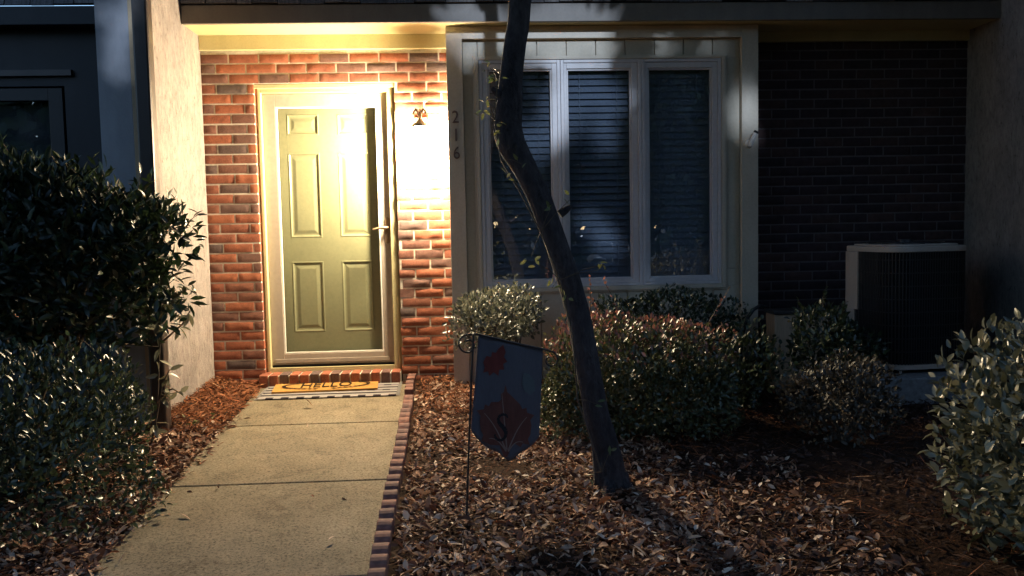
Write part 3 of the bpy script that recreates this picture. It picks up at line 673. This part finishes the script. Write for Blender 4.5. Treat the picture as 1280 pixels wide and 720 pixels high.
# ------------------------------------------------------------------ mats
def quad_patch(mb, corners, z, th, n=1, mi=0):
    v = [(c.x, c.y, gz(0, c.y)+z+th) for c in corners]+[(c.x, c.y, gz(0, c.y)+z) for c in corners]
    mb.add(v, [(3, 2, 1, 0) if False else (0, 1, 2, 3), (7, 6, 5, 4), (0, 4, 5, 1), (1, 5, 6, 2), (2, 6, 7, 3), (3, 7, 4, 0)], mi)
rc = [gat(321.5, 501), gat(495, 495.5), gat(499, 478.5), gat(339, 483.5)]
rug = empty('layering_rug', (-.95, 5.65, .235), 'black and white striped rug laid under the coir doormat', 'rug')
b = MB(); nS, nC = 11, 18
def bil(c, u, v): return c[0]*(1-u)*(1-v)+c[1]*u*(1-v)+c[2]*u*v+c[3]*(1-u)*v
for j in range(nS):
    for i in range(nC):
        q = [bil(rc, i/nC, j/nS), bil(rc, (i+1)/nC, j/nS), bil(rc, (i+1)/nC, (j+1)/nS), bil(rc, i/nC, (j+1)/nS)]
        quad_patch(b, q, .004, .006, mi=(0 if j % 2 and not (j == 0) else (1 if (j % 2 == 0 and i % 2 == 0) or j % 4 == 2 else 2)) if j else (1 if i % 2 else 0))
M['rugw'] = paint('white cotton', (.30, .28, .265), .9, .1, .5, 60, .1); M['rugb'] = paint('black cotton', (.035, .03, .035), .9, .2, .5, 60, .1); M['rugg'] = paint('grey cotton', (.16, .14, .15), .9, .2, .5, 60, .1)
b.build('weave', [M['rugw'], M['rugb'], M['rugg']], rug)
b = MB(); g = random.Random(2)
for e in (0, 1):
    b = MB()
    for j in range(40):
        p = bil(rc, e, j/39); b.tube([(p.x, p.y, gz(0, p.y)+.007), (p.x+(.022 if e else -.022), p.y+g.uniform(-.006, .006), gz(0, p.y)+.004)], .0018, 4)
    b.build('fringe', M['rugw'], rug)
mc = [gat(339.5, 494.5), gat(472, 489), gat(473.5, 477.5), gat(346.5, 482)]
cm = bpy.data.materials.new('x'); bpy.data.materials.remove(cm)
t = NT('coir'); f = t.noise(220, 3, .7); t.color(t.ramp(f, [(.3, (.34, .17, .045)), (.7, (.55, .30, .09))])); t.bump(f, .9, .006); t.set(.95, .1); M['coir'] = t.m
M['ink'] = paint('black mat print', (.03, .022, .015), .95, .2, .6, 90, .05)
mat_o = empty('doormat', bil(mc, .5, .5), 'orange coir HELLO doormat with black wreath print', 'doormat')
b = MB(); n1, n2 = 60, 20; vs = []; g = np.random.default_rng(3)
for j in range(n2+1):
    for i in range(n1+1):
        p = bil(mc, i/n1, j/n2); vs.append((p.x, p.y, gz(0, p.y)+.022+g.normal()*.0008))
b.add(vs, [(j*(n1+1)+i, j*(n1+1)+i+1, (j+1)*(n1+1)+i+1, (j+1)*(n1+1)+i) for j in range(n2) for i in range(n1)])
rim = [bil(mc, *q) for q in ((0, 0), (1, 0), (1, 1), (0, 1))]
for i in range(4):
    p, q = rim[i], rim[(i+1) % 4]; b.add([(p.x, p.y, gz(0, p.y)+.0225), (q.x, q.y, gz(0, q.y)+.0225), (q.x, q.y, gz(0, q.y)+.010), (p.x, p.y, gz(0, p.y)+.010)], [(0, 3, 2, 1)])
b.build('coir_pile', M['coir'], mat_o)
ex = (mc[1]-mc[0]).normalized(); ey = (mc[3]-mc[0]); ey = (ey-ex*ey.dot(ex)).normalized(); cen = bil(mc, .5, .5); wid = (mc[1]-mc[0]).length; dep = abs((mc[3]-mc[0]).dot(ey))
ez = ex.cross(ey)
mt = Matrix(((ex.x, ey.x, ez.x, cen.x), (ex.y, ey.y, ez.y, cen.y), (ex.z, ey.z, ez.z, cen.z+.0262), (0, 0, 0, 1)))
text_mesh('lettering', 'HELLO', .185, .0012, M['ink'], mat_o, mt @ Matrix.Scale(dep*.48/.13, 4, (0, 1, 0)) @ Matrix.Scale(.62, 4, (1, 0, 0)))
for k, b in [(k, q) for q, r_ in ((MB(), range(-11, 11)), (MB(), range(11, 33))) for k in [*r_, None]]:
    if k is None: b.build('wreath_print', M['ink'], mat_o); continue
    a = 2*math.pi*(k+.5)/44
    if abs(math.sin(a)) > .985: continue
    for s in (0, 1):
        c0 = Vector((math.cos(a)*wid*.40*(1+.05*s), math.sin(a)*dep*.34*(1+.12*s), 0)); tg = Vector((-math.sin(a)*wid*.40, math.cos(a)*dep*.34, 0)).normalized()
        nrm = Vector((-tg.y, tg.x, 0)); l, w_ = .022, .007
        v = [c0-tg*l, c0+nrm*w_, c0+tg*l, c0-nrm*w_]; v = [mt @ q for q in v]; b.add(v, [(0, 1, 2, 3)])

# ------------------------------------------------------------------ garden flag
FP = 3.33
def flag_y(px): return FP+.0011*(px-598)+.010*math.sin((px-590)*.085+.6)
st = gat(583, 652)
stand = empty('flag_stand', st, 'thin black iron flag stand with scroll ends in the leaf litter', 'flag stand')
b = MB(); topp = at(592, 417, FP)
b.tube([st-Vector((0, 0, .05)), st, at(586, 560, FP), at(589, 480, FP), topp], .0042, 8)
b.tube([topp]+[at(598, 418, flag_y(598)-.006), at(640, 428, flag_y(640)-.006), at(682, 437, flag_y(682)-.006), at(694, 441, flag_y(694))], .004, 8)
def scroll(cx, cy, r, a0, turns, s, Y):
    return [at(cx+s*r*(1-.62*u)*math.cos(a0+turns*6.283*u), cy-r*(1-.62*u)*math.sin(a0+turns*6.283*u), Y) for u in np.linspace(0, 1, 26)]
b.tube(scroll(585, 431, 13.5, 1.2, 1.15, 1, FP), .0038, 7)
b.tube(scroll(688, 450, 11, 1.35, 1.0, -1, flag_y(690)), .0036, 7)
b.build('rod', M['iron'], stand)
M['cloth'] = paint('slate blue flag cloth', (.095, .095, .115), .85, .12, .3, 120, .15)
M['f_oak'] = paint('rust red print', (.15, .04, .035), .85, .25, .2, 40, .1); M['f_maple'] = paint('brown orange print', (.13, .055, .045), .85, .3, .2, 30, .1)
M['f_vein'] = paint('pale vein print', (.20, .14, .12), .85, .1); M['f_ink'] = paint('black print', (.015, .013, .015), .85, .1); M['f_green'] = paint('faded green print', (.085, .105, .115), .85, .1)
flag = empty('garden_flag', at(638, 428, FP), 'slate blue garden flag with autumn leaves and letter S hanging from the stand', 'flag')
def L_(v): return 598-8.5*min(v, .8)/.8+ (0 if v < .8 else 0)
def flagpt(px, py, d): p = at(px, py, flag_y(px)); q = at(px, py, flag_y(px)-d); return q
nu, nv = 20, 22
def fpx(u, v):
    xl = 598-9*min(1, v*1.05)**1.2; xr = 678.5-4.5*v; yt = 418+18*u
    yb = 538+8*u+24*(1-abs(2*u-1)**2.6)+11*max(0, 1-abs(u-.56)/.17)
    return xl+(xr-xl)*u, yt+(yb-yt)*v
b = MB(); vs = [flagpt(*fpx(i/nu, j/nv), 0) for j in range(nv+1) for i in range(nu+1)]; fs = [(j*(nu+1)+i, j*(nu+1)+i+1, (j+1)*(nu+1)+i+1, (j+1)*(nu+1)+i) for j in range(nv) for i in range(nu)]
b.add(vs, fs, 0, None, True); cl = b.build('cloth', M['cloth'], flag); so_ = cl.modifiers.new('thickness', 'SOLIDIFY'); so_.thickness = .0016; so_.offset = 0
def decal(name, poly, mat_, d, parent):
    bm = bmesh.new(); vs = [bm.verts.new((x, y, 0)) for x, y in poly]; bm.faces.new(vs); bmesh.ops.triangulate(bm, faces=bm.faces[:])
    bmesh.ops.subdivide_edges(bm, edges=bm.edges[:], cuts=3, use_grid_fill=True); b = MB(); bm.verts.ensure_lookup_table(); bm.verts.index_update()
    b.add([flagpt(v.co.x, v.co.y, d) for v in bm.verts], [[v.index for v in f.verts] for f in bm.faces]); bm.free(); return b.build(name, mat_, parent)
half = [(0, -1), (.06, -.80), (.17, -.74), (.14, -.60), (.25, -.52), (.13, -.10), (.40, -.34), (.50, -.50), (.58, -.38), (.72, -.42), (.75, -.29), (1.0, -.24), (.86, -.10), (.90, .04), (.68, .10), (.30, .16), (.66, .24), (.86, .30), (.77, .42), (.84, .58), (.60, .55), (.52, .66), (.32, .58), (.20, .66), (.07, .52), (.06, .95)]
poly = [(632+36*x, 527+46*y+3*x) for x, y in half]+[(632-36*x, 527+46*y-3*x) for x, y in reversed(half[1:])]
ml = decal('maple_leaf', poly, M['f_maple'], .0035, flag)
def stroke(name, pts, w_, mat_, d, parent):
    b = MB()
    for i in range(len(pts)-1):
        (x0, y0), (x1, y1) = pts[i], pts[i+1]; L0 = math.hypot(x1-x0, y1-y0)+1e-6; nx_, ny_ = -(y1-y0)/L0, (x1-x0)/L0
        wa = w_[i] if hasattr(w_, '__len__') else w_; wb = w_[i+1] if hasattr(w_, '__len__') else w_
        dd = d+.00002*i; b.add([flagpt(x0+nx_*wa, y0+ny_*wa, dd), flagpt(x1+nx_*wb, y1+ny_*wb, dd), flagpt(x1-nx_*wb, y1-ny_*wb, dd), flagpt(x0-nx_*wa, y0-ny_*wa, dd)], [(0, 1, 2, 3)])
    return b.build(name, mat_, parent)
for ex_, ey_ in ((627, 487), (604, 515), (660, 520), (610, 548), (655, 553)): stroke('leaf_vein', [(634+(ex_-634)*u, 566+(ey_-566)*u-6*math.sin(3.14*u)*(1 if abs(ex_-632) > 8 else 0)) for u in np.linspace(.05, .95, 9)], [.9*(1-.6*u) for u in np.linspace(0, 1, 9)], M['f_vein'], .0042, ml)
S_ = [(634.5, 522.5), (633.5, 519.5), (630, 517.8), (626, 518.8), (623, 522), (622.8, 526), (625, 530), (629, 534), (632, 538.5), (632.5, 543.5), (630, 548.5), (625.5, 550.8), (621, 549), (618.5, 545.5), (619, 542.5)]
stroke('letter', S_, [.8, 1.4, 1.7, 1.7, 1.6, 2.0, 2.6, 2.8, 2.6, 2.0, 1.7, 1.7, 1.7, 1.5, .8], M['f_ink'], .0050, flag)
oak = [(629, 431), (632, 440), (630, 446), (634, 452), (629, 455), (630, 462), (624, 462), (623, 470), (617, 465), (612, 470), (610, 464), (604, 466), (606, 459), (604, 453), (609, 452), (608, 445), (614, 446), (615, 440), (620, 441), (623, 436)]
decal('oak_leaf', oak, M['f_oak'], .0035, flag)
decal('green_leaf', [(655, 466), (662, 468), (668, 476), (669, 488), (663, 494), (657, 490), (652, 480)], M['f_green'], .0035, flag)

# ------------------------------------------------------------------ air conditioner, box, small fixtures
ac = empty('air_conditioner', (2.855, 5.38, .36), 'black louvred air conditioner with beige lid in the dark corner', 'air conditioner')
def rrect(cx, cy, hx, hy, r, n=8, rot=0):
    o = []
    for qx, qy, a0 in ((1, -1, -90), (1, 1, 0), (-1, 1, 90), (-1, -1, 180)):
        for k in range(n+1):
            a = R(a0+90*k/n); x, y = qx*(hx-r)+r*math.cos(a), qy*(hy-r)+r*math.sin(a); o.append((cx+x*math.cos(rot)-y*math.sin(rot), cy+x*math.sin(rot)+y*math.cos(rot)))
    return o
def prism(mb, poly, z0, z1, mi=0):
    n = len(poly); v = [(x, y, z0) for x, y in poly]+[(x, y, z1) for x, y in poly]
    mb.add(v, [tuple(reversed(range(n))), tuple(range(n, 2*n))]+[(i, (i+1) % n, n+(i+1) % n, n+i) for i in range(n)], mi)
ax, ay, hz_, rot = 2.855, 5.38, .285, R(6); zb, zt = .40, 1.135
b = MB(); prism(b, rrect(ax, ay, hz_+.006, hz_+.006, .13, 8, rot), zt-.035, zt); prism(b, rrect(ax, ay, hz_-.03, hz_-.03, .12, 8, rot), zt, zt+.012); lid = b.build('lid', M['acbeige'], ac, .006)
b = MB()
for k in range(7): rr_ = .04+k*.032; b.tube([(ax+rr_*math.cos(a), ay+rr_*math.sin(a), zt+.022) for a in np.linspace(0, 6.283, 28)], .003, 5, cap=False)
for k in range(6): a = math.pi*k/6; b.tube([(ax+.24*math.cos(a), ay+.24*math.sin(a), zt+.018), (ax-.24*math.cos(a), ay-.24*math.sin(a), zt+.018)], .004, 5)
b.tube([(ax, ay, zt+.012), (ax, ay, zt+.04)], [.06, .05], 16); b.build('fan_grille', M['iron'], ac)
b = MB(); prism(b, rrect(ax, ay, hz_-.025, hz_-.025, .11, 8, rot), zb, zt-.036); b.build('coil', M['black'], ac)
b = MB(); rp = rrect(ax, ay, hz_, hz_, .13, 10, rot); per = []
for i in range(len(rp)):
    p, q = Vector((*rp[i], 0)), Vector((*rp[(i+1) % len(rp)], 0)); n = max(1, int((q-p).length/.017))
    for k in range(n): per.append(p+(q-p)*(k/n))
for p in per: b.tube([(p.x, p.y, zb), (p.x, p.y, zt-.034)], .0045, 4)
for k in range(1, 9):
    z = zb+(zt-zb)*k/9; b.tube([(p.x, p.y, z) for p in per+per[:1]], .003, 4, cap=False)
b.build('louvre_grille', M['iron'], ac)
b = MB(); c_, s_ = math.cos(rot), math.sin(rot)
def acp(x, y): return (ax+x*c_-y*s_, ay+x*s_+y*c_)
pl = [acp(-.296, .06), acp(-.296, .16), acp(-.285, .22), acp(-.24, .20), acp(-.24, .06)]
prism(b, pl, .72, zt-.036); pl2 = [acp(-.294, .10), acp(-.294, .16), acp(-.284, .21), acp(-.24, .20), acp(-.24, .10)]; prism(b, pl2, zb, .719); b.build('service_panel', M['acbeige'], ac, .003)
b = MB(); prism(b, rrect(ax, ay, hz_+.004, hz_+.004, .13, 8, rot), zb-.03, zb-.001); b.build('base_pan', M['acbeige'], ac)
for sx in (-.2, .2):
    for sy in (-.2, .2): MB().box(ax+sx-.03, ax+sx+.03, ay+sy-.03, ay+sy+.03, .345, zb-.031).build('foot', M['rubber'], ac)
tag(MB().box(2.45, 3.26, 4.94, 5.82, .10, .344).build('equipment_pad', M['slab'], None, .01), 'pale concrete pad under the air conditioner', 'concrete pad')
dis = empty('disconnect_box', (2.74, BY, .95), 'small grey electrical box on the dark brick behind the air conditioner', 'electrical box')
M['steel'] = paint('grey steel', (.14, .135, .14), .5, .15)
p = at(1068, 352, BY); b = MB(); b.box(p.x-.07, p.x+.05, BY-.08, BY-.006, p.z-.12, p.z+.10); b.build('case', M['steel'], dis, .005)
b = MB(); b.tube([(p.x-.01, BY-.04, p.z-.12), (p.x-.01, BY-.04, p.z-.32), (p.x+.05, BY-.08, p.z-.42), (p.x+.16, BY-.2, p.z-.45)], .012, 8); b.build('conduit', M['steel'], dis)
wb = empty('wooden_box', (2.2, 5.5, .22), 'low weathered wooden box with its left side lit beside the bay', 'box')
b = MB(); b.box(2.0, 2.36, 5.40, 5.56, .14, .70); b.build('box_side', M['wood'], wb, .004)
b = MB(); b.box(1.99, 2.375, 5.385, 5.575, .702, .725); b.build('lid', M['dark'], wb, .004)
hs = empty('garden_hose', (1.98, 5.62, .2), 'black hose curving up the right corner of the bay', 'hose')
b = MB(); b.tube([at(925, 470, 5.6), at(926, 440, 5.6), at(928, 418, 5.61), at(934, 398, 5.62), at(942, 387, 5.64), at(950, 382, 5.67), at(957, 384, 5.72), at(960, 400, 5.76)], .012, 8); b.build('hose', M['rubber'], hs)
fx = at(938, 174, 5.70); sp = empty('security_light', fx, 'small tilted white fixture on the right trim board of the bay', 'outdoor light')
b = MB(); b.tube([(fx.x-.012, 5.70, fx.z-.03), (fx.x-.012, 5.675, fx.z-.03)], [.028, .024], 14); b.build('mount', M['white'], sp)
b = MB(); b.tube([(fx.x-.014, 5.655, fx.z-.05), (fx.x-.008, 5.65, fx.z-.02), (fx.x+.016, 5.640, fx.z+.035)], [.014, .017, .015], 12); b.build('head', M['white'], sp)
b = MB(); b.tube([(fx.x+.0162, 5.6395, fx.z+.0355), (fx.x+.022, 5.637, fx.z+.048)], [.017, .016], 12); b.build('lens_hood', M['rubber'], sp)

# ------------------------------------------------------------------ unseen trees behind the viewer: crowns added and pierced to shape the street light
def dapple_tree(name, label, x, y, crown, rad, n, seed):
    g = np.random.default_rng(seed); z0 = SLOPE*max(y, -6)
    o = empty(name, (x, y, z0), label, 'tree', 'unseen trees behind the viewer'); b = MB()
    b.tube([(x, y, z0-.1), (x+.05, y, z0+1.2), (x-.05, y, z0+2.6), (x, y, crown)], [.2, .16, .13, .07], 12)
    for i in range(9):
        a = g.uniform(0, 6.28); s0 = np.array([x, y, z0+g.uniform(1.8, 2.8)]); e = np.array([x+math.cos(a)*rad[0]*.8, y+math.sin(a)*rad[1]*.8, crown+g.uniform(-.5, .6)*rad[2]]); b.tube([s0, (s0+e)/2+[0, 0, .3], e], [.07, .045, .012], 7)
    b.build('trunk', M['bark'], o)
    d = unit(n, g); P = np.array([x, y, crown])+d*(g.uniform(0, 1, n)**.45)[:, None]*np.array(rad)*(1+.15*Sines(seed, 16, 2)(d))[:, None]
    P = open_gaps(P[P[:, 2] > z0+.5], g, .115); m_ = len(P)
    leaf_object('crown', P, unit(m_, g)+np.array([0, 0, -.4]), unit(m_, g)+np.array([0, -.2, .5]), .15*g.uniform(.7, 1.2, m_), .085*g.uniform(.7, 1.2, m_), g.uniform(0, 1, m_), M['leaf_tree'], o)
dapple_tree('unseen_tree', 'unseen leafy tree with crown shaped to block and dapple the light, left of the walkway', -2.6, -4.5, 4.4, (3.2, 1.5, 3.2), 34000, 71)
dapple_tree('unseen_tree', 'unseen leafy tree with crown shaped to block and dapple the light, behind the walkway', 1.6, -5.2, 4.7, (3.3, 1.5, 3.5), 36000, 72)
dapple_tree('unseen_tree', 'unseen leafy tree with crown shaped to block and dapple the light, right of the walkway', 5.6, -4.6, 4.3, (3.2, 1.5, 3.2), 30000, 73)
dapple_tree('unseen_tree', 'unseen tall leafy tree added to block stray light, behind the other three', 3.4, -7.2, 5.4, (3.4, 1.4, 3.4), 26000, 74)
g = np.random.default_rng(90); n = 26000
X = g.uniform(-45, 45, n); H = 7+2.5*np.sin(X*.31)+1.5*np.sin(X*.83+1); Z = -.5+H*g.uniform(0, 1, n)**.8
P = np.stack([X, -24+g.normal(size=n)*1.2, Z], -1)
tag(leaf_object('added_far_woods', P, unit(n, g), unit(n, g)+np.array([0, .5, .5]), .8, .5, g.uniform(0, 1, n), M['leaf_tree']), kind='stuff')  # unseen tree line, added to hide the warm horizon in the window reflections
